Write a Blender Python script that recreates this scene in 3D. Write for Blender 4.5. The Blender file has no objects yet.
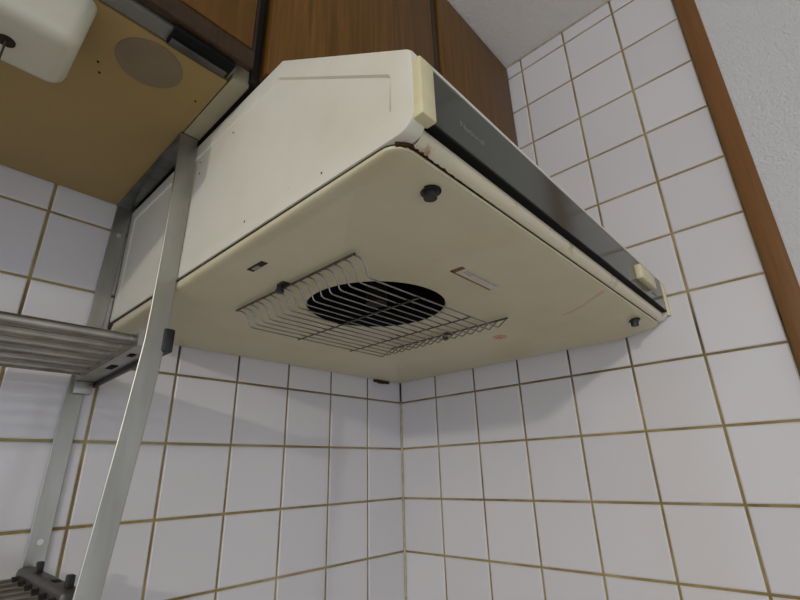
import bpy, bmesh, math, random
from mathutils import Vector, Matrix

random.seed(7)
scene = bpy.context.scene
C = scene.collection

# ------------------------------------------------------------------ camera
CAM = Vector((-0.7774, -0.7106, 1.4026))
YAW, PITCH, ROLL, FPX = 0.8352, 0.3624, -0.0289, 453.03
fw = Vector((math.sin(YAW)*math.cos(PITCH), math.cos(YAW)*math.cos(PITCH), math.sin(PITCH)))
rt0 = Vector((math.cos(YAW), -math.sin(YAW), 0))
up0 = rt0.cross(fw)
rt = rt0*math.cos(ROLL) + up0*math.sin(ROLL)
up = -rt0*math.sin(ROLL) + up0*math.cos(ROLL)
cd = bpy.data.cameras.new('camera')
cam = bpy.data.objects.new('camera', cd)
C.objects.link(cam)
cd.sensor_width = 36.0
cd.lens = FPX/800*36
cd.clip_start = 0.01
cam.matrix_world = Matrix(((rt.x, up.x, -fw.x, CAM.x), (rt.y, up.y, -fw.y, CAM.y),
                           (rt.z, up.z, -fw.z, CAM.z), (0, 0, 0, 1)))
scene.camera = cam

# ------------------------------------------------------------------ light
w = bpy.data.worlds.new('world')
scene.world = w
w.use_nodes = True
w.node_tree.nodes['Background'].inputs[0].default_value = (0.86, 0.93, 1.06, 1)
w.node_tree.nodes['Background'].inputs[1].default_value = 1.0


def lamp(name, loc, power, col, radius):
    l = bpy.data.lights.new(name, 'POINT')
    l.energy = power
    l.color = col
    l.shadow_soft_size = radius
    o = bpy.data.objects.new(name, l)
    C.objects.link(o)
    o.location = loc
    return o


lamp('kitchen_lamp', (-2.55, -1.25, 1.98), 44, (1.0, 0.96, 0.88), 0.035)

vs = scene.view_settings
vs.view_transform = 'Standard'
vs.look = 'None'
vs.exposure = 0.0
vs.gamma = 1.0
vs.use_curve_mapping = False


# ------------------------------------------------------------------ materials
def nmat(name):
    m = bpy.data.materials.new(name)
    m.use_nodes = True
    nt = m.node_tree
    return m, nt, nt.nodes['Principled BSDF']


def nd(nt, typ, **kw):
    n = nt.nodes.new(typ)
    for k, v in kw.items():
        if isinstance(k, str) and hasattr(n, k):
            setattr(n, k, v)
    return n


def noise(nt, scale, detail=4, rough=0.55, stretch=None, loc=(0, 0, 0), coord='Object'):
    tc = nt.nodes.new('ShaderNodeTexCoord')
    mp = nt.nodes.new('ShaderNodeMapping')
    mp.inputs['Location'].default_value = loc
    if stretch:
        mp.inputs['Scale'].default_value = stretch
    nt.links.new(tc.outputs[coord], mp.inputs[0])
    n = nt.nodes.new('ShaderNodeTexNoise')
    n.inputs['Scale'].default_value = scale
    n.inputs['Detail'].default_value = detail
    n.inputs['Roughness'].default_value = rough
    nt.links.new(mp.outputs[0], n.inputs['Vector'])
    return n.outputs['Fac']


def ramp(nt, fac, stops):
    r = nt.nodes.new('ShaderNodeValToRGB')
    el = r.color_ramp.elements
    el[0].position, el[0].color = stops[0][0], (*stops[0][1], 1)
    el[1].position, el[1].color = stops[-1][0], (*stops[-1][1], 1)
    for p, c in stops[1:-1]:
        e = el.new(p)
        e.color = (*c, 1)
    nt.links.new(fac, r.inputs[0])
    return r.outputs[0]


def mixc(nt, fac, a, b):
    m = nt.nodes.new('ShaderNodeMix')
    m.data_type = 'RGBA'
    for s, v in ((m.inputs[0], fac), (m.inputs[6], a), (m.inputs[7], b)):
        if hasattr(v, 'links'):
            nt.links.new(v, s)
        elif isinstance(v, tuple):
            s.default_value = (*v, 1)
        else:
            s.default_value = v
    return m.outputs[2]


def math_(nt, op, a, b=None, clamp=False):
    m = nt.nodes.new('ShaderNodeMath')
    m.operation = op
    m.use_clamp = clamp
    for s, v in ((m.inputs[0], a), (m.inputs[1], b)):
        if v is None:
            continue
        if hasattr(v, 'links'):
            nt.links.new(v, s)
        else:
            s.default_value = v
    return m.outputs[0]


def bump(nt, p, fac, strength, dist=0.001):
    b = nt.nodes.new('ShaderNodeBump')
    b.inputs['Strength'].default_value = strength
    b.inputs['Distance'].default_value = dist
    nt.links.new(fac, b.inputs['Height'])
    nt.links.new(b.outputs[0], p.inputs['Normal'])


def plain(name, col, rough=0.5, metal=0.0, var=0.0, scale=40, spec=0.5, stretch=None):
    m, nt, p = nmat(name)
    p.inputs['Roughness'].default_value = rough
    p.inputs['Metallic'].default_value = metal
    p.inputs['Specular IOR Level'].default_value = spec
    if var:
        f = noise(nt, scale, stretch=stretch)
        c = ramp(nt, f, [(0.3, tuple(max(0, x*(1-var)) for x in col)), (0.7, tuple(x*(1+var) for x in col))])
        nt.links.new(c, p.inputs['Base Color'])
    else:
        p.inputs['Base Color'].default_value = (*col, 1)
    return m


M = {}


def make_materials():
    # glazed tile
    m, nt, p = nmat('glazed_tile')
    oi = nt.nodes.new('ShaderNodeObjectInfo')
    c = ramp(nt, oi.outputs['Random'], [(0.0, (0.60, 0.575, 0.58)), (1.0, (0.64, 0.615, 0.62))])
    nt.links.new(c, p.inputs['Base Color'])
    p.inputs['Roughness'].default_value = 0.12
    p.inputs['Specular IOR Level'].default_value = 0.45
    M['tile'] = m
    # grout: mustard, with brown-black mould runs
    m, nt, p = nmat('stained_grout')
    base = ramp(nt, noise(nt, 14, 4), [(0.3, (0.20, 0.135, 0.035)), (0.5, (0.30, 0.22, 0.075)), (0.72, (0.42, 0.34, 0.16))])
    dirt = ramp(nt, noise(nt, 7, 6, 0.7, loc=(3, 1, 2)), [(0.56, (0, 0, 0)), (0.74, (0.8, 0.8, 0.8))])
    c = mixc(nt, dirt, base, (0.06, 0.034, 0.012))
    # greasy joints on the courses beside the hood's rim
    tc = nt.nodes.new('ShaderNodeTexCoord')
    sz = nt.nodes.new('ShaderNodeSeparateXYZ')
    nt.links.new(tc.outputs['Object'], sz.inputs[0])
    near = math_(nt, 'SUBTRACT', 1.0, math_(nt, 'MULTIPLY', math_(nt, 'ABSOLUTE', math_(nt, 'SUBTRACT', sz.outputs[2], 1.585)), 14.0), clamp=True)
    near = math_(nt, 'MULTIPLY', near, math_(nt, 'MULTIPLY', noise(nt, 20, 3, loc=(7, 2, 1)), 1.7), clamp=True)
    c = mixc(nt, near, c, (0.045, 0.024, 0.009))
    nt.links.new(c, p.inputs['Base Color'])
    p.inputs['Roughness'].default_value = 0.8
    M['grout'] = m
    M['caulk'] = plain('old_caulk', (0.42, 0.36, 0.24), 0.6, var=0.25, scale=60)
    # hood enamel (side, lip)
    m, nt, p = nmat('cream_enamel')
    c = ramp(nt, noise(nt, 9, 5), [(0.3, (0.61, 0.58, 0.475)), (0.6, (0.67, 0.65, 0.56))])
    sp = ramp(nt, noise(nt, 120, 2, loc=(1.3, 0.2, 0)), [(0.80, (0, 0, 0)), (0.815, (1, 1, 1))])
    c = mixc(nt, sp, c, (0.25, 0.12, 0.04))
    nt.links.new(c, p.inputs['Base Color'])
    p.inputs['Roughness'].default_value = 0.32
    M['enamel'] = m
    # lip: enamel with more rust
    m, nt, p = nmat('rusty_enamel')
    r = ramp(nt, noise(nt, 30, 5, 0.7), [(0.60, (0, 0, 0)), (0.74, (1, 1, 1))])
    c = mixc(nt, r, (0.62, 0.55, 0.40), (0.30, 0.17, 0.06))
    nt.links.new(c, p.inputs['Base Color'])
    p.inputs['Roughness'].default_value = 0.35
    M['lip'] = m
    # tray: yellowed enamel with a grease streak
    m, nt, p = nmat('yellowed_enamel')
    c = ramp(nt, noise(nt, 5, 5), [(0.3, (0.49, 0.42, 0.235)), (0.5, (0.55, 0.49, 0.325)), (0.72, (0.58, 0.535, 0.39))])
    tc = nt.nodes.new('ShaderNodeTexCoord')
    sx = nt.nodes.new('ShaderNodeSeparateXYZ')
    nt.links.new(tc.outputs['Object'], sx.inputs[0])
    # streak along the line (-.205,-.488) -> (-.235,-.551)
    ax, ay, bx, by = -0.205, -0.486, -0.232, -0.551
    L = math.hypot(bx-ax, by-ay)
    ux, uy = (bx-ax)/L, (by-ay)/L
    X = math_(nt, 'SUBTRACT', sx.outputs[0], ax)
    Y = math_(nt, 'SUBTRACT', sx.outputs[1], ay)
    t = math_(nt, 'ADD', math_(nt, 'MULTIPLY', X, ux), math_(nt, 'MULTIPLY', Y, uy))
    d = math_(nt, 'ABSOLUTE', math_(nt, 'ADD', math_(nt, 'MULTIPLY', X, -uy), math_(nt, 'MULTIPLY', Y, ux)))
    inside = math_(nt, 'MULTIPLY', math_(nt, 'GREATER_THAN', t, 0.0), math_(nt, 'LESS_THAN', t, L))
    wob = math_(nt, 'MULTIPLY', noise(nt, 60, 3), 0.011)
    mask = math_(nt, 'MULTIPLY', math_(nt, 'SUBTRACT', 1.0, math_(nt, 'DIVIDE', d, wob), clamp=True), inside)
    mask = math_(nt, 'MULTIPLY', mask, 0.7)
    c = mixc(nt, mask, c, (0.42, 0.23, 0.09))
    sp = ramp(nt, noise(nt, 14, 6, 0.75, loc=(5, 5, 0)), [(0.66, (0, 0, 0)), (0.8, (0.6, 0.6, 0.6))])
    c = mixc(nt, sp, c, (0.36, 0.24, 0.09))
    nt.links.new(c, p.inputs['Base Color'])
    p.inputs['Roughness'].default_value = 0.38
    M['tray'] = m
    # rust
    m, nt, p = nmat('dark_rust')
    c = ramp(nt, noise(nt, 45, 5), [(0.35, (0.006, 0.004, 0.003)), (0.6, (0.03, 0.013, 0.006)), (0.8, (0.12, 0.045, 0.015))])
    nt.links.new(c, p.inputs['Base Color'])
    p.inputs['Roughness'].default_value = 0.9
    M['rust'] = m
    M['rustbrown'] = plain('brown_rust', (0.05, 0.022, 0.009), 0.9, var=0.6, scale=90, spec=0.1)
    M['black'] = plain('black_plastic', (0.012, 0.012, 0.012), 0.45)
    M['black_and_shade'] = plain('flat_black_and_shade', (0.006, 0.006, 0.006), 0.7, spec=0.12)  # flat black for dark parts, and for shade painted around the hood's band
    M['hub'] = plain('greasy_hub', (0.016, 0.012, 0.008), 0.6, spec=0.15, var=0.3)
    M['band'] = plain('grey_band', (0.044, 0.045, 0.033), 0.13, spec=0.42, var=0.06, scale=20)
    M['cap'] = plain('yellowed_plastic', (0.63, 0.565, 0.35), 0.4, var=0.06)
    M['print'] = plain('pale_print', (0.17, 0.17, 0.145), 0.4)
    M['label'] = plain('paper_label', (0.54, 0.49, 0.40), 0.5, var=0.08)
    M['labelrust'] = plain('rust_print', (0.22, 0.075, 0.025), 0.6, var=0.6, scale=150)
    M['labeltext'] = plain('grey_print', (0.27, 0.25, 0.22), 0.6)
    M['red'] = plain('red_print', (0.55, 0.16, 0.08), 0.5)
    # metal
    m, nt, p = nmat('brushed_steel')
    f = noise(nt, 60, 4, stretch=(1, 1, 0.15))
    c = ramp(nt, f, [(0.3, (0.36, 0.35, 0.31)), (0.7, (0.45, 0.44, 0.395))])
    nt.links.new(c, p.inputs['Base Color'])
    p.inputs['Metallic'].default_value = 1.0
    rr = ramp(nt, noise(nt, 25, 4), [(0.3, (0.3, 0.3, 0.3)), (0.7, (0.45, 0.45, 0.45))])
    nt.links.new(rr, p.inputs['Roughness'])
    M['steel'] = m
    M['barsteel'] = plain('reflection_mottled_steel', (0.16, 0.16, 0.155), 0.25, metal=1.0, var=0.45, scale=35)  # darkened and mottled in colour to stand for the top bar's reflections
    M['rivet'] = plain('bright_rivet', (0.62, 0.61, 0.58), 0.35, metal=0.8)
    M['tube'] = plain('stained_tube', (0.34, 0.32, 0.28), 0.35, metal=1.0, var=0.25, scale=25)
    M['darksteel'] = plain('dark_steel', (0.10, 0.095, 0.085), 0.45, metal=0.7, var=0.3, scale=30)
    M['chrome'] = plain('chrome_wire', (0.24, 0.23, 0.21), 0.22, metal=1.0)
    M['wiredark'] = plain('tarnished_wire', (0.10, 0.09, 0.075), 0.45, metal=0.8, var=0.4, scale=80)

    def wood(name, dark, light, s=1.0):
        m, nt, p = nmat(name)
        f = noise(nt, 26*s, 6, 0.65, stretch=(6, 6, 0.25))
        g = noise(nt, 3.0, 3, stretch=(3, 3, 0.4))
        c = ramp(nt, f, [(0.35, dark), (0.65, light)])
        c = mixc(nt, math_(nt, 'MULTIPLY', g, 0.5), c, tuple(0.7*x for x in dark))
        nt.links.new(c, p.inputs['Base Color'])
        p.inputs['Roughness'].default_value = 0.45
        p.inputs['Specular IOR Level'].default_value = 0.22
        M[name] = m
    wood('door_wood', (0.098, 0.043, 0.007), (0.178, 0.084, 0.017))
    wood('dark_wood', (0.040, 0.023, 0.011), (0.065, 0.037, 0.017))
    wood('trim_wood', (0.165, 0.074, 0.022), (0.215, 0.098, 0.031), 1.4)
    M['gap'] = plain('shadow_gap_brown', (0.018, 0.012, 0.008), 0.8)
    M['tan'] = plain('tan_board', (0.33, 0.225, 0.083), 0.5, var=0.07, scale=4)
    M['tanedge'] = plain('cream_edge', (0.36, 0.32, 0.215), 0.5, var=0.08, scale=20)
    M['greyedge'] = plain('grey_edge', (0.16, 0.155, 0.13), 0.5, var=0.15, scale=20)
    M['disc'] = plain('brown_sticker', (0.195, 0.148, 0.09), 0.6, var=0.1, scale=30)
    M['plastic'] = plain('ivory_plastic', (0.52, 0.50, 0.40), 0.35, var=0.04, scale=12)
    M['cord'] = plain('dark_cord', (0.03, 0.02, 0.015), 0.8)

    def paper(name, col):
        m, nt, p = nmat(name)
        p.inputs['Base Color'].default_value = (*col, 1)
        p.inputs['Roughness'].default_value = 0.75
        a = noise(nt, 240, 4, 0.6)
        bump(nt, p, a, 0.9, 0.004)
        M[name] = m
    paper('wallpaper', (0.62, 0.615, 0.61))
    paper('ceiling_paper', (0.80, 0.77, 0.73))
    M['floor'] = plain('floor_board', (0.47, 0.45, 0.42), 0.4, var=0.2, scale=4, stretch=(1, 8, 1))


make_materials()

# ------------------------------------------------------------------ mesh helpers
WARP = None          # optional function applied to every vertex (the hood's slight sag)


class MB:
    def __init__(self):
        self.v, self.f = [], []

    def add(self, vs_, fs):
        o = len(self.v)
        self.v += [tuple(p) for p in vs_]
        self.f += [tuple(i+o for i in f) for f in fs]
        return self

    def box(self, x0, x1, y0, y1, z0, z1, bev=0.0, seg=2):
        bm = bmesh.new()
        bmesh.ops.create_cube(bm, size=1)
        for q in bm.verts:
            q.co = Vector((x0 if q.co.x < 0 else x1, y0 if q.co.y < 0 else y1, z0 if q.co.z < 0 else z1))
        if bev:
            bmesh.ops.bevel(bm, geom=bm.edges[:], offset=bev, segments=seg, profile=0.5, affect='EDGES')
        bm.verts.index_update()
        self.add([q.co[:] for q in bm.verts], [[q.index for q in f.verts] for f in bm.faces])
        bm.free()
        return self

    def tube(self, pts, r, n=8, cap=True):
        pts = [Vector(p) for p in pts]
        vs_, fs = [], []
        T0 = (pts[1]-pts[0]).normalized()
        a = Vector((0, 0, 1)) if abs(T0.z) < 0.9 else Vector((1, 0, 0))
        N = T0.cross(a).normalized()
        for i, p in enumerate(pts):
            if i == 0:
                T = pts[1]-pts[0]
            elif i == len(pts)-1:
                T = pts[-1]-pts[-2]
            else:
                T = (pts[i+1]-p).normalized()+(p-pts[i-1]).normalized()
            T.normalize()
            N = (N-T*N.dot(T)).normalized()
            B = T.cross(N)
            for k in range(n):
                t = 2*math.pi*k/n
                vs_.append(p+(N*math.cos(t)+B*math.sin(t))*(r[i] if isinstance(r, list) else r))
        for i in range(len(pts)-1):
            for k in range(n):
                fs.append((i*n+k, i*n+(k+1) % n, (i+1)*n+(k+1) % n, (i+1)*n+k))
        if cap:
            fs.append(tuple(reversed(range(n))))
            fs.append(tuple(range((len(pts)-1)*n, len(pts)*n)))
        return self.add(vs_, fs)

    def disc(self, c, r, axis, h, n=24):
        """short cylinder centred on c, along axis vector, height h"""
        ax = Vector(axis).normalized()
        return self.tube([Vector(c), Vector(c)+ax*h], r, n)

    def extrude_x(self, prof, x0, x1):
        """prof: closed list of (y,z)"""
        n = len(prof)
        vs_ = [(x0, y, z) for y, z in prof]+[(x1, y, z) for y, z in prof]
        fs = [(i, (i+1) % n, (i+1) % n+n, i+n) for i in range(n)]
        fs += [tuple(reversed(range(n))), tuple(range(n, 2*n))]
        return self.add(vs_, fs)

    def mesh(self, name, smooth=True, angle=35):
        me = bpy.data.meshes.new(name)
        vv = [WARP(p) for p in self.v] if WARP else self.v
        me.from_pydata(vv, [], self.f)
        bm = bmesh.new()
        bm.from_mesh(me)
        bmesh.ops.remove_doubles(bm, verts=bm.verts[:], dist=1e-6)
        bmesh.ops.recalc_face_normals(bm, faces=bm.faces[:])
        bm.to_mesh(me)
        bm.free()
        if smooth:
            me.shade_smooth()
            me.set_sharp_from_angle(angle=math.radians(angle))
        me.update()
        return me

    def build(self, name, mat, parent=None, smooth=True, angle=35):
        me = self.mesh(name, smooth, angle)
        me.materials.append(M[mat])
        o = bpy.data.objects.new(name, me)
        C.objects.link(o)
        if parent is not None:
            attach(o, parent)
        return o


def attach(o, parent):
    """parent without moving (parents are only ever translated roots or unmoved parts)"""
    o.parent = parent
    r = parent
    while r.parent is not None:
        r = r.parent
    if parent is r:
        o.matrix_parent_inverse = Matrix.Translation(-Vector(r.location))
    # a part of a root already carries the inverse, so its children need none


def tag(o, label, cat, group=None, kind=None):
    o['label'] = label
    o['category'] = cat
    if group:
        o['group'] = group
    if kind:
        o['kind'] = kind
    return o


def thing(name, loc, label, cat, group=None):
    o = bpy.data.objects.new(name, None)
    o.empty_display_size = 0.05
    C.objects.link(o)
    o.location = loc
    return tag(o, label, cat, group)


# ------------------------------------------------------------------ the setting
ZC = 2.2855      # ceiling
Z0 = 1.55        # a tile joint line
P = 0.1          # tile pitch
YT = -0.699      # end of the tiles on the right wall

wl = MB().box(-3.4, 0.10, 0.0025, 0.12, 0, ZC+0.1).build('wall_left', 'grout', smooth=False)
tag(wl, 'white tiled back wall with mustard grout behind rack and range hood', 'wall', kind='structure')
wr = MB().box(0.0025, 0.12, YT-0.002, 0.0025, 0, ZC+0.1).build('wall_right', 'grout', smooth=False)
tag(wr, 'white tiled side wall with mustard grout at right end of the hood', 'wall', kind='structure')
wp = MB().box(0.0, 0.12, -3.4, YT-0.002, 0, ZC+0.1).build('wall_side', 'wallpaper', smooth=False)
tag(wp, 'pale textured wallpaper wall beyond the brown wooden trim', 'wall', kind='structure')
ce = MB().box(-3.4, 0.12, -3.4, 0.12, ZC, ZC+0.08).build('ceiling', 'ceiling_paper', smooth=False)
tag(ce, 'pale grey textured ceiling above the wooden cabinet', 'ceiling', kind='structure')
fl = MB().box(-3.4, 0.12, -3.4, 0.12, -0.08, 0).build('floor', 'floor', smooth=False)
tag(fl, 'pale kitchen floor spreading out from the tiled walls', 'floor', kind='structure')
tr = MB().box(-0.007, 0.001, -0.7275, YT, 0.0, ZC, 0.0015).build('trim_1', 'trim_wood')
tag(tr, 'brown vertical wooden trim between tiles and wallpaper', 'trim', kind='structure')
cj = MB()
cj.tube([(-0.0016, -0.0016, 0.9), (-0.0016, -0.0016, 1.55)], 0.0022, 8)
cj.build('corner_joint', 'caulk', wr)
MB().tube([(-0.0012, -0.376, ZC-0.001), (-0.0012, YT, ZC-0.001)], 0.0022, 8).build('ceiling_joint', 'caulk', wr)

G = 0.0018      # half grout width


def tile_mesh(wd, hg):
    """a glazed tile in the local XZ plane, face towards -Y, centred"""
    a, b, c, e = wd/2, hg/2, 0.0016, 0.0006
    mb = MB()
    v = [(-a, .0035, -b), (a, .0035, -b), (a, .0035, b), (-a, .0035, b),
         (-a, 0.0012, -b), (a, 0.0012, -b), (a, 0.0012, b), (-a, 0.0012, b),
         (-a+c, 0, -b+c), (a-c, 0, -b+c), (a-c, 0, b-c), (-a+c, 0, b-c)]
    f = [(8, 9, 10, 11)]
    for i in range(4):
        j = (i+1) % 4
        f += [(i, j, j+4, i+4), (i+4, j+4, j+8, i+8)]
    mb.add(v, f)
    me = mb.mesh('tile', smooth=False)
    me.materials.append(M['tile'])
    return me


full = tile_mesh(P-2*G, P-2*G)
cut_cache = {}


def tile(parent, u0, u1, z0, z1, side):
    """u along the wall (x for back wall, y for right wall), u0<u1"""
    wd, hg = u1-u0-2*G, z1-z0-2*G
    if wd < 0.008 or hg < 0.008:
        return
    key = (round(wd, 4), round(hg, 4))
    if abs(wd-(P-2*G)) < 1e-4 and abs(hg-(P-2*G)) < 1e-4:
        me = full
    else:
        me = cut_cache.get(key) or cut_cache.setdefault(key, tile_mesh(wd, hg))
    o = bpy.data.objects.new('tile', me)
    C.objects.link(o)
    uc, zc = (u0+u1)/2, (z0+z1)/2
    tilt = [math.radians(random.uniform(-0.12, 0.12)) for _ in range(2)]
    if side == 'back':
        o.location = (uc, 0.0, zc)
        o.rotation_euler = (tilt[0], 0, tilt[1])
    else:
        o.location = (0.0, uc, zc)
        o.rotation_euler = (tilt[0], 0, -math.pi/2+tilt[1])
    o.parent = parent


right_lines = [0.0] + [-(0.1014+P*i) for i in range(6)] + [YT+0.0005]
for j in range(7):
    y1, y0 = right_lines[j], right_lines[j+1]
    for k in range(-7, 8):
        z0 = Z0+P*k
        z1 = min(z0+P, ZC+0.0005)
        # wholly behind the range hood or the cabinet: not in view
        if z0 > 1.70 and y0 > -0.36:
            continue
        tile(wr, y0, y1, z0, z1, 'right')
left_lines = [0.0] + [-(0.1029+P*i) for i in range(16)]
for i in range(16):
    x1, x0 = left_lines[i], left_lines[i+1]
    for k in range(-7, 3):
        z0 = Z0+P*k
        if z0 > 1.62 and x0 > -0.59:
            continue
        tile(wl, x0, x1, z0, z0+P, 'back')

# ------------------------------------------------------------------ wall cabinets
DF = -0.370      # door face
cab = thing('wall_cabinet', (-0.30, -0.18, 1.80), 'brown wooden wall cabinet with two doors above the range hood', 'cabinet')
MB().box(-0.607, -0.003, -0.350, -0.001, 1.797, ZC-0.012).build('body', 'gap', cab)
for x0, x1 in ((-0.600, -0.2945), (-0.2715, -0.006)):
    MB().box(x0, x1, DF, -0.352, 1.800, ZC-0.010, 0.0015).build('door', 'door_wood', cab)
MB().box(-0.2885, -0.2735, DF+0.004, -0.352, 1.800, ZC-0.010, 0.001).build('finger_pull', 'dark_wood', cab)
MB().box(-0.607, -0.003, -0.358, -0.02, ZC-0.009, ZC-0.001).build('top_filler', 'gap', cab)

ZB = 1.792       # underside of the lower-hung cabinet
lc = thing('wall_cabinet', (-0.95, -0.18, ZB), 'lower hung wall cabinet with tan underside above the steel rack', 'cabinet')
MB().box(-1.40, -0.626, -0.337, -0.002, ZB, ZB+0.012).build('bottom_panel', 'tan', lc)
MB().box(-0.6245, -0.6060, -0.345, -0.002, ZB-0.0005, ZC-0.012).build('side_panel', 'tanedge', lc)
MB().box(-1.40, -0.626, -0.335, -0.002, ZB+0.013, ZC-0.012).build('body', 'gap', lc)
MB().box(-1.40, -0.626, -0.3565, -0.3385, ZB+0.001, ZB+0.02, 0.002).build('front_rail', 'greyedge', lc)
MB().box(-1.40, -0.6185, DF, -0.360, 1.818, ZC-0.010, 0.0015).build('door', 'door_wood', lc)
MB().box(-1.40, -0.614, DF+0.001, -0.360, 1.795, 1.8175, 0.002).build('door_rail', 'dark_wood', lc)
MB().box(-0.6175, -0.6135, DF+0.003, -0.352, 1.8185, ZC-0.010, 0.001).build('door_edge_strip', 'dark_wood', lc)
cp = MB().box(-0.690, -0.630, -0.3635, -0.342, ZB-0.0035, ZB+0.0015, 0.001).build('catch_plate', 'black_and_shade', lc)
MB().box(-0.688, -0.633, -0.3515, -0.343, ZB-0.0055, ZB-0.0030, 0.0008).build('catch_lip', 'darksteel', cp)
MB().disc((-0.690, -0.302, ZB), 0.030, (0, 0, -1), 0.0006, 40).build('hole_sticker', 'disc', lc)
for x, y in ((-0.7215, -0.2555), (-0.7265, -0.269), (-0.637, -0.287)):
    MB().disc((x, y, ZB), 0.0012, (0, 0, -1), 0.0006, 8).build('screw_hole', 'rust', lc)

# under-cabinet light -------------------------------------------------------
ul = thing('cabinet_light', (-0.95, -0.30, 1.735), 'ivory rounded light fitting with pull cord under the tan cabinet', 'light fitting')
bm = bmesh.new()
bmesh.ops.create_cube(bm, size=1)
for q in bm.verts:
    hi = q.co.z > 0
    q.co = Vector((-1.25 if q.co.x < 0 else (-0.7430 if hi else -0.7480),
                   (-0.338 if hi else -0.3395) if q.co.y < 0 else (-0.262 if hi else -0.2705),
                   ZB-0.0005 if hi else 1.735))
eds = [e for e in bm.edges if not all(v.co.z > 1.76 for v in e.verts)]
bmesh.ops.bevel(bm, geom=eds, offset=0.012, segments=5, profile=0.5, affect='EDGES')
bm.verts.index_update()
mb = MB().add([q.co[:] for q in bm.verts], [[q.index for q in f.verts] for f in bm.faces])
bm.free()
mb.build('housing', 'plastic', ul)
MB().disc((-0.7905, -0.304, 1.7352), 0.0062, (0, 0, -1), 0.0012, 20).build('cord_hole', 'rust', ul)
MB().tube([(-0.7905, -0.304, 1.7345), (-0.7905, -0.304, 1.68), (-0.7905, -0.304, 1.52)], 0.0009, 6).build('pull_cord', 'cord', ul)

# ------------------------------------------------------------------ range hood
HX = -0.605
hood = thing('range_hood', (-0.30, -0.28, 1.5925), 'cream range hood with grey front band and round fan opening', 'range hood')
WARP = lambda p: (p[0], p[1], p[2] + 0.0145*p[1]*(-p[0]/0.605)*min(1, max(0, (p[2]-1.5925)/0.014)))


def arc(cy, cz, r, a0, a1, n):
    return [(cy+r*math.cos(math.radians(a0+(a1-a0)*i/n)), cz+r*math.sin(math.radians(a0+(a1-a0)*i/n))) for i in range(n+1)]


YF = -0.5705
# side panels: pentagon profile, lower front corner rounded
prof = [(-0.0015, 1.610), (-0.0015, 1.788), (-0.409, 1.788), (-0.5675, 1.6755), (YF, 1.6720)]
prof += [(YF, 1.6240)] + arc(YF+0.0135, 1.6235, 0.0135, 180, 270, 6)


def offset_poly(pl, d):
    n = len(pl)
    area = sum(pl[i][0]*pl[(i+1) % n][1]-pl[(i+1) % n][0]*pl[i][1] for i in range(n))
    s = 1 if area > 0 else -1
    out = []
    for i in range(n):
        a, b, c = Vector(pl[i-1]), Vector(pl[i]), Vector(pl[(i+1) % n])
        e1, e2 = (b-a).normalized(), (c-b).normalized()
        n1, n2 = Vector((-e1.y, e1.x))*s, Vector((-e2.y, e2.x))*s
        bis = (n1+n2).normalized()
        out.append(tuple(b+bis*(d/max(0.4, bis.dot(n1)))))
    return out


def side_panel(xo, xi, outward, name):
    """xo outer face, xi inner face"""
    mb = MB()
    n = len(prof)
    s = 1 if xi > xo else -1
    r1 = offset_poly(prof, 0.0004)
    r2 = offset_poly(prof, 0.0014)
    g0 = [(-0.020, 1.6235), (-0.020, 1.770), (-0.4040, 1.7695), (-0.5495, 1.6660), (-0.5515, 1.6630), (-0.5515, 1.632)]
    g0 += [(-0.5500+0.004*i, 1.632-0.0014*i) for i in range(1, 7)]
    g0.append((-0.522, 1.6235))
    loops = [[(xi, *p) for p in prof], [(xo+s*0.0014, *p) for p in prof],
             [(xo+s*0.0004, *p) for p in r1], [(xo, *p) for p in r2]]
    if outward:
        g0 = g0[:n]
        cx = sum(p[0] for p in g0)/n
        cz = sum(p[1] for p in g0)/n
        g1 = offset_poly(g0, 0.0016)
        loops.append([(xo, *p) for p in g0])
        loops.append([(xo+(s*0.0017 if p[1] > 1.65 else s*0.0001), *p) for p in g1])
    vs_ = [p for l in loops for p in l]
    fs = []
    for k in range(len(loops)-1):
        for i in range(n):
            j = (i+1) % n
            fs.append((k*n+i, k*n+j, (k+1)*n+j, (k+1)*n+i))
    fs.append(tuple(range(n)))
    fs.append(tuple(range((len(loops)-1)*n, len(loops)*n)))
    mb.add(vs_, fs)
    return mb.build(name, 'enamel', hood, angle=22)


side_panel(HX, HX+0.013, True, 'side_panel')
side_panel(-0.0008, -0.013, False, 'side_panel')

XL, XR = HX+0.0135, -0.0135
# shell: roof, slope, front flange as a thin folded sheet, and a back plate
shell = [(-0.002, 1.6125), (-0.002, 1.7872), (-0.4085, 1.7872), (-0.5665, 1.6747), (-0.5716, 1.6730), (-0.5716, 1.6702),
         (-0.5640, 1.6700), (-0.4078, 1.7847), (-0.0045, 1.7847), (-0.0045, 1.6125)]
MB().extrude_x(shell, XL, XR).build('shell', 'enamel', hood)
# black plate painted in for the shade of the recess behind the band
MB().box(XL, XR, -0.5600, -0.5575, 1.612, 1.669).build('front_recess', 'black_and_shade', hood)
# grey band
band = MB().box(XL+0.001, XR-0.001, -0.5712, -0.5600, 1.6225, 1.6700, 0.0008).build('front_band', 'band', hood, smooth=False)
MB().box(XL+0.001, XR-0.001, -0.5709, -0.5600, 1.6208, 1.6223).build('band_shade_strip', 'black_and_shade', hood)  # black strip standing in for the shaded underside of the band
# white lip, quarter-round
lip = [(-0.5605, 1.6215), (-0.5635, 1.6212), (-0.5645, 1.6195)] + arc(-0.5545, 1.6185, 0.0102, 180, 255, 6) + [(-0.5560, 1.6090), (-0.5560, 1.6120), (-0.5600, 1.6160)]
MB().extrude_x(lip, XL+0.001, XR-0.001).build('front_lip', 'lip', hood)

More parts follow.
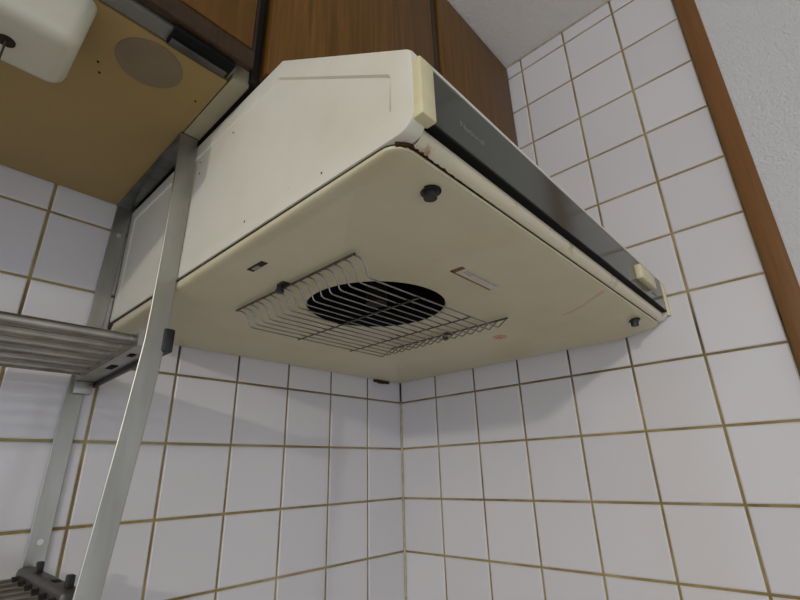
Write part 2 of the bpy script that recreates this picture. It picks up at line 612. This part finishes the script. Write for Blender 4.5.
# lettering on the band
cu = bpy.data.curves.new('lettering', 'FONT')
cu.body = 'National'
cu.size = 0.0080
cu.extrude = 0.00015
to = bpy.data.objects.new('lettering_curve', cu)
C.objects.link(to)
bpy.context.view_layer.update()
me = bpy.data.meshes.new_from_object(to.evaluated_get(bpy.context.evaluated_depsgraph_get()))
bpy.data.objects.remove(to)
mb = MB()
wdt = max(v.co.x for v in me.vertices)
mb.add([(-0.554+v.co.x*0.031/wdt, -0.57125-v.co.z, 1.6400+v.co.y) for v in me.vertices], [tuple(p.vertices) for p in me.polygons])
o = mb.build('lettering', 'print', band, smooth=False)
o['label'] = 'pale maker lettering on grey band'
# end caps and switch
MB().box(HX+0.001, HX+0.0155, -0.5770, -0.5680, 1.6165, 1.6640, 0.0014).build('end_cap', 'cap', hood)
MB().box(-0.0100, -0.0015, -0.5732, -0.5690, 1.6165, 1.6700, 0.0010).build('end_cap', 'cap', hood)
MB().box(-0.152, -0.086, -0.5790, -0.5700, 1.6365, 1.6570, 0.0015).build('switch_slider', 'cap', hood)
MB().box(-0.082, -0.060, -0.5722, -0.5705, 1.6345, 1.6365, 0.0006).build('switch_slot', 'print', hood)

# tray ----------------------------------------------------------------------
ZT = 1.5925


def tbase(y):
    return ZT + max(0.0, (-0.500-y))*(0.0115/0.055)


def rrect(x0, x1, y0, y1, r, n=6):
    pts = []
    for cx, cy, a0, rr in ((x1-r, y1-r, 0, r), (x0+r, y1-r, 90, r), (x0+r, y0+r, 180, r), (x1-r, y0+r, 270, r)):
        for i in range(n+1):
            a = math.radians(a0+90*i/n)
            pts.append((cx+rr*math.cos(a), cy+rr*math.sin(a)))
    return pts


TX0, TX1, TY0, TY1 = HX+0.0008, -0.0015, -0.5552, -0.0015
O = rrect(TX0, TX1, TY0, TY1, 0.015)


def tl(ins, dz, zabs=None, clampy=None):
    pts = offset_poly(O, ins) if ins else O
    out = []
    for x, y in pts:
        if clampy is not None and y < clampy:
            y = clampy
        out.append((x, y, zabs if zabs is not None else tbase(y)+dz))
    return out


def rim_top(y):
    return 1.6055+0.0028*min(1, max(0, (-0.500-y)/0.05))


loops = []
for ins, f in ((0.0008, 1.0), (0.0, 0.94), (0.0, 0.42), (0.0008, 0.24), (0.0024, 0.11), (0.0050, 0.03), (0.0085, 0.0)):
    loops.append([(x, y, tbase(y)+f*(rim_top(y)-tbase(y))) for x, y in (offset_poly(O, ins) if ins else O)])
# inner flat: same topology, front row pulled back to the crease
inner = []
for x, y, z in tl(0.0135, 0.0):
    inner.append((x, max(y, -0.500), ZT))
loops.append(inner)
bm = bmesh.new()
vl = [[bm.verts.new(p) for p in l] for l in loops]
n = len(O)
for k in range(len(vl)-1):
    for i in range(n):
        j = (i+1) % n
        bm.faces.new((vl[k][i], vl[k][j], vl[k+1][j], vl[k+1][i]))
FC = (-0.405, -0.334)
FR = 0.0865
ring = [bm.verts.new((FC[0]+FR*math.cos(2*math.pi*i/48), FC[1]+FR*math.sin(2*math.pi*i/48), ZT)) for i in range(48)]
bmesh.ops.remove_doubles(bm, verts=bm.verts[:], dist=1e-6)
bm.edges.ensure_lookup_table()
rim = [bm.edges.new((ring[i], ring[(i+1) % 48])) for i in range(48)]
outer = [e for e in bm.edges if e.is_boundary and all(abs(v.co.z-ZT) < 1e-5 for v in e.verts)]
bmesh.ops.triangle_fill(bm, use_beauty=True, use_dissolve=False, edges=outer+rim)
# bell mouth rising into the hood
lip2 = [bm.verts.new((FC[0]+(FR-0.0015)*math.cos(2*math.pi*i/48), FC[1]+(FR-0.0015)*math.sin(2*math.pi*i/48), ZT+0.004)) for i in range(48)]
for i in range(48):
    j = (i+1) % 48
    bm.faces.new((ring[i], ring[j], lip2[j], lip2[i]))
bm.verts.index_update()
mb = MB().add([q.co[:] for q in bm.verts], [[q.index for q in f.verts] for f in bm.faces])
bm.free()
tray = mb.build('bottom_tray', 'tray', hood, angle=50)
# rusty seam above the tray rim
sm = MB()
so = offset_poly(rrect(TX0, TX1, TY0, TY1, 0.015), 0.0011)
vs_ = [(x, y, 1.6045) for x, y in so]+[(x, y, 1.6112) for x, y in so]
sm.add(vs_, [(i, (i+1) % n, (i+1) % n+n, i+n) for i in range(n)])
sm.build('rusty_seam', 'rust', hood)
# rust blister at the front left corner of the seam, and behind at the wall
rb = MB()
pts, rad = [], []
for i in range(40):
    t = i/39
    x = -0.6005+0.0935*t
    pts.append((x, -0.5562+random.uniform(-0.0004, 0.0004)+0.006*max(0, (-0.594-x)/0.0065), 1.6092+random.uniform(-0.0003, 0.0003)))
    rad.append((0.0013*(1-t)**1.5+0.0005)*random.uniform(0.5, 1.5))
rb.tube(pts, rad, 7)
rb.build('rust_blister', 'rustbrown', hood)
MB().box(-0.6045, -0.588, -0.020, -0.0015, 1.600, 1.6095, 0.002).build('rust_patch', 'rust', hood)
mb = MB()
for (x0, x1, h) in ((-0.088, -0.074, 0.0045), (-0.076, -0.058, 0.0065), (-0.060, -0.043, 0.0052)):
    mb.box(x0, x1, -0.0075, -0.0005, ZT-h, ZT+0.002, 0.001)
mb.build('rear_clip', 'rust', hood)

# fan inside the opening
fh = MB()
nn = 48
rr = FR-0.0015
vs_ = [(FC[0]+rr*math.cos(2*math.pi*i/nn), FC[1]+rr*math.sin(2*math.pi*i/nn), z) for z in (ZT+0.004, ZT+0.075) for i in range(nn)]
fh.add(vs_, [(i, (i+1) % nn, (i+1) % nn+nn, i+nn) for i in range(nn)]+[tuple(range(nn, 2*nn))])
fan = fh.build('fan_housing', 'black_and_shade', hood)
fb = MB()
for i in range(20):
    a = 2*math.pi*i/20
    c, s = math.cos(a), math.sin(a)
    p0 = Vector((FC[0]+0.070*c, FC[1]+0.070*s, 0))
    d = Vector((math.cos(a+0.9), math.sin(a+0.9), 0))*0.006
    q = Vector((-d.y, d.x, 0)).normalized()*0.0004
    v = [p0-d-q, p0+d-q, p0+d+q, p0-d+q]
    fb.add([(t.x, t.y, z) for z in (ZT+0.016, ZT+0.068) for t in v],
           [(0, 1, 5, 4), (1, 2, 6, 5), (2, 3, 7, 6), (3, 0, 4, 7), (0, 3, 2, 1), (4, 5, 6, 7)])
fb.disc((FC[0], FC[1], ZT+0.069), 0.076, (0, 0, 1), 0.002, 40)
fb.build('fan_wheel', 'black_and_shade', fan)
MB().tube([(FC[0], FC[1], ZT+0.070), (FC[0], FC[1], ZT+0.012), (FC[0], FC[1], ZT+0.008)], 0.013, 20).build('fan_hub', 'hub', fan)

# chips in the enamel of the side panel
for y, z in ((-0.3195, 1.7535), (-0.3665, 1.6245), (-0.2405, 1.7565), (-0.2435, 1.7390), (-0.4790, 1.6205)):
    MB().disc((HX+0.0001, y, z), 0.0011, (-1, 0, 0), 0.0003, 7).build('enamel_chip', 'rustbrown', hood)
# thumb screws of the tray
for x, y in ((-0.5490, -0.5370), (-0.0830, -0.5395)):
    zb = tbase(y)
    k = MB().disc((x, y, zb+0.0005), 0.0086, (0, 0, -1), 0.0010, 24).build('screw_washer', 'rust', hood)
    m2 = MB()
    m2.disc((x, y, zb-0.0006), 0.0072, (0, 0, -1), 0.0026, 20)
    m2.disc((x, y, zb-0.0031), 0.0052, (0, 0, -1), 0.0070, 20)
    m2.build('thumb_screw', 'black', hood)
# latch slot
sl = MB().box(-0.5785, -0.5715, -0.3555, -0.3290, ZT-0.0006, ZT+0.001).build('latch_slot', 'rust', hood)
MB().box(-0.5765, -0.5725, -0.3450, -0.3340, ZT-0.0012, ZT).build('latch_tongue', 'labeltext', sl)
# label
lb = MB().box(-0.4300, -0.3490, -0.4810, -0.4665, ZT-0.0005, ZT+0.0003).build('warning_label', 'label', hood)
lr = MB().box(-0.4300, -0.3560, -0.4680, -0.4660, ZT-0.0008, ZT)
lr.box(-0.4300, -0.4245, -0.4810, -0.4665, ZT-0.0008, ZT)
lr.build('label_border', 'labelrust', lb)
lt = MB()
for q, (xs, xe, y) in enumerate(((-0.418, -0.402, -0.478), (-0.400, -0.374, -0.478), (-0.372, -0.360, -0.478), (-0.418, -0.404, -0.4745))):
    lt.box(xs, xe, y-0.0006, y+0.0006, ZT-0.0007, ZT)
lt.build('label_print', 'labeltext', lb)
# red cross mark
cx, cy = -0.177, -0.372
MB().disc((cx, cy, ZT), 0.0105, (0, 0, -1), 0.0005, 32).build('no_touch_sticker', 'label', hood)
xm = MB()
ringp = [(cx+0.0098*math.cos(2*math.pi*i/32), cy+0.0098*math.sin(2*math.pi*i/32), ZT-0.0006) for i in range(33)]
xm.tube(ringp, 0.0006, 5, cap=False)
for a in (math.radians(20), math.radians(110)):
    d = Vector((math.cos(a), math.sin(a), 0))*0.0065
    xm.tube([Vector((cx, cy, ZT-0.0006))-d, Vector((cx, cy, ZT-0.0006))+d], 0.0010, 6)
xm.build('red_cross', 'red', hood)

# wire guard -----------------------------------------------------------------
ZA, ZL = ZT-0.0035, 1.5715
YA, YB = -0.223, -0.431
XA, XB = -0.530, -0.2595
guard = MB().tube([(XA, YA+0.002, ZA), (XA, YB-0.002, ZA)], 0.0013, 8).build('wire_guard', 'wiredark', hood)
MB().tube([(XB, YA+0.002, ZA), (XB, YB-0.002, ZA)], 0.0013, 8).build('end_bar', 'wiredark', guard)
for x in (-0.4400, -0.3485):
    MB().tube([(x, YA+0.002, ZL-0.002), (x, YB-0.002, ZL-0.0016)], 0.0009, 8).build('cross_bar', 'wiredark', guard)
NW = 16
for i in range(NW):
    y = YA+(YB-YA)*i/(NW-1)
    hz = ZA-ZL
    pts = [(XA+dx/1000, y, ZA-hz*dz) for dx, dz in ((-1, 0.06), (3, 0.0), (7, 0.03), (11, 0.12), (14.5, 0.30), (16.5, 0.52),
                                                   (17.6, 0.75), (18.8, 0.90), (21, 0.98), (25, 1.0))]
    pts += [(XB-0.0245, y, ZL), (XB-0.0222, y, ZL+0.0010), (XB, y, ZA-0.0005)]
    MB().tube(pts, 0.00085, 6).build('wire', 'chrome', guard)
for x, y in ((-0.533, -0.318), (-0.253, -0.324)):
    mb = MB().disc((x, y, ZT), 0.0036, (0, 0, -1), 0.006, 16)
    mb.disc((x, y, ZT-0.006), 0.0046, (0, 0, -1), 0.003, 16)
    mb.box(x-0.004, x+0.006, y-0.011, y-0.004, ZT-0.0025, ZT)
    mb.build('guard_screw', 'black', hood)
WARP = None

# ------------------------------------------------------------------ steel rack
rack = thing('hanging_rack', (-0.62, -0.11, 1.15), 'stainless steel strap rack with tube shelves hung beside the hood', 'rack')


def interp(z, tab):
    for (za, xa), (zb, xb) in zip(tab, tab[1:]):
        if z >= zb or (zb, xb) == tab[-1]:
            return xa+(xb-xa)*(z-za)/(zb-za)


def sx(z, rear=False):          # the straps are slightly bent outwards towards the foot
    if rear:
        return interp(z, ((1.80, -0.6165), (1.65, -0.6200), (1.50, -0.6275), (1.30, -0.6300), (1.0, -0.6330)))
    return interp(z, ((1.80, -0.6175), (1.65, -0.6155), (1.54, -0.6165), (1.44, -0.6240), (1.30, -0.6365), (1.0, -0.6640)))


SW = 0.0102
ZTB = ZB-0.0025


def strap(y, y2, z0, z1, dx=0.0, rear=False):
    """vertical flat strap, with a rolled bright edge; y outer, y2 inner"""
    NZ = 24
    zs = [z0+(z1-z0)*i/NZ for i in range(NZ+1)]
    vs_, fs = [], []
    e = 0.0006
    for z in zs:
        c = sx(z, rear)+dx
        a, b = c-SW, c+SW
        for p in ((a, y+e), (a+e, y), (b-e, y), (b, y+e), (b, y2-e), (b-e, y2), (a+e, y2), (a, y2-e)):
            vs_.append((p[0], p[1], z))
    for i in range(NZ):
        for k in range(8):
            j = (k+1) % 8
            fs.append((i*8+k, i*8+j, (i+1)*8+j, (i+1)*8+k))
    fs += [tuple(reversed(range(8))), tuple(range(NZ*8, NZ*8+8))]
    return MB().add(vs_, fs)


for dx in (0.0, -0.58):
    strap(-0.2295, -0.2270, 1.02, ZTB, dx).build('front_post', 'steel', rack)
    rp = strap(-0.0040, -0.0018, 1.02, ZTB, dx, True).build('rear_post', 'steel', rack)
    MB().box(sx(1.79)-SW+dx, sx(1.79)+SW+dx, -0.2295, -0.0018, ZTB, ZTB+0.0022, 0.0004).build('top_bar', 'barsteel', rack)
    for z in (1.743, 1.338):
        MB().disc((sx(z, True)+dx+0.001, -0.0040, z), 0.0032, (0, -1, 0), 0.0012, 14).build('rivet', 'rivet', rp)
MB().disc((-0.619, -0.208, ZTB), 0.0026, (0, 0, -1), 0.0015, 12).build('bar_bolt', 'black_and_shade', rack)


BOXF = [(0, 1, 5, 4), (1, 2, 6, 5), (2, 3, 7, 6), (3, 0, 4, 7), (0, 3, 2, 1), (4, 5, 6, 7)]


def rail(xa, xb, ya, yb, zfun, d0, d1):
    return MB().add([(x, y, zfun(y)+d) for y in (ya, yb) for x, d in ((xa, d0), (xb, d0), (xb, d1), (xa, d1))], BOXF)


def shelf(zf, zr, xl, xr, upper):
    """zf/zr: tube height at front and rear; xl..xr: the end rail on the hood's side"""
    y0, y1 = (-0.207, -0.028) if upper else (-0.176, -0.026)
    zz = lambda y: zf+(zr-zf)*(y-y0)/(y1-y0)
    for i in range(6):
        y = y0+(y1-y0)*i/5
        z = zz(y)
        MB().tube([(xl-0.56, y, z), (xl-0.002, y, z), (xl+0.002, y, z)], 0.0054, 14).build('shelf_tube', 'tube', rack)
    for dx in (0.0, -0.58):
        if upper:
            br = rail(xl+dx, xr+dx, -0.2262, -0.0045, zz, -0.0105, 0.0058).build('end_rail', 'steel', rack)
            rail(xr+dx+0.0003, xr+dx+0.0045, -0.2262, -0.0045, zz, -0.0155, 0.0).build('channel', 'black', br)
            MB().box(xr+dx+0.0005, xr+dx+0.0115, -0.2320, -0.1960, 1.5235, 1.5485, 0.002).build('end_cap', 'black', br)
            zs = zz(-0.12)-0.0105
            MB().box(xl+dx+0.007, xl+dx+0.014, -0.128, -0.106, zs-0.0007, zs+0.0004).build('slot', 'black_and_shade', br)
            MB().box(xl+dx+0.006, xl+dx+0.012, -0.190, -0.178, zz(-0.18)-0.0112, zz(-0.18)-0.0100).build('slot', 'black_and_shade', br)
            MB().box(xl+dx-0.0005, xr+dx-0.001, -0.0180, -0.0042, zz(-0.01)-0.026, zz(-0.01)-0.0106, 0.0008).build('clip', 'steel', br)
        else:
            br = MB().box(xl+dx, xr+dx, -0.1900, -0.0050, zz(-0.1)-0.004, zz(-0.1)+0.0125, 0.005, 4).build('end_rail', 'darksteel', rack)
            for yy in (-0.062, -0.176):
                MB().box((xl+xr)/2+dx-0.0030, (xl+xr)/2+dx+0.0030, yy-0.0045, yy+0.0045, zz(-0.1)+0.0115, zz(-0.1)+0.0225, 0.001).build('peg', 'black', br)
            MB().box((xl+xr)/2+dx-0.003, (xl+xr)/2+dx+0.003, -0.140, -0.124, zz(-0.1)+0.0120, zz(-0.1)+0.0129).build('slot', 'black_and_shade', br)
            for i in range(6):
                y = y0+(y1-y0)*i/5
                if dx == 0.0:
                    MB().tube([(xl-0.006, y, zz(y)), (xl+0.003, y, zz(y))], 0.0068, 12).build('collar', 'black', br)


shelf(1.537, 1.5335, -0.632, -0.611, True)
shelf(1.302, 1.302, -0.645, -0.627, False)
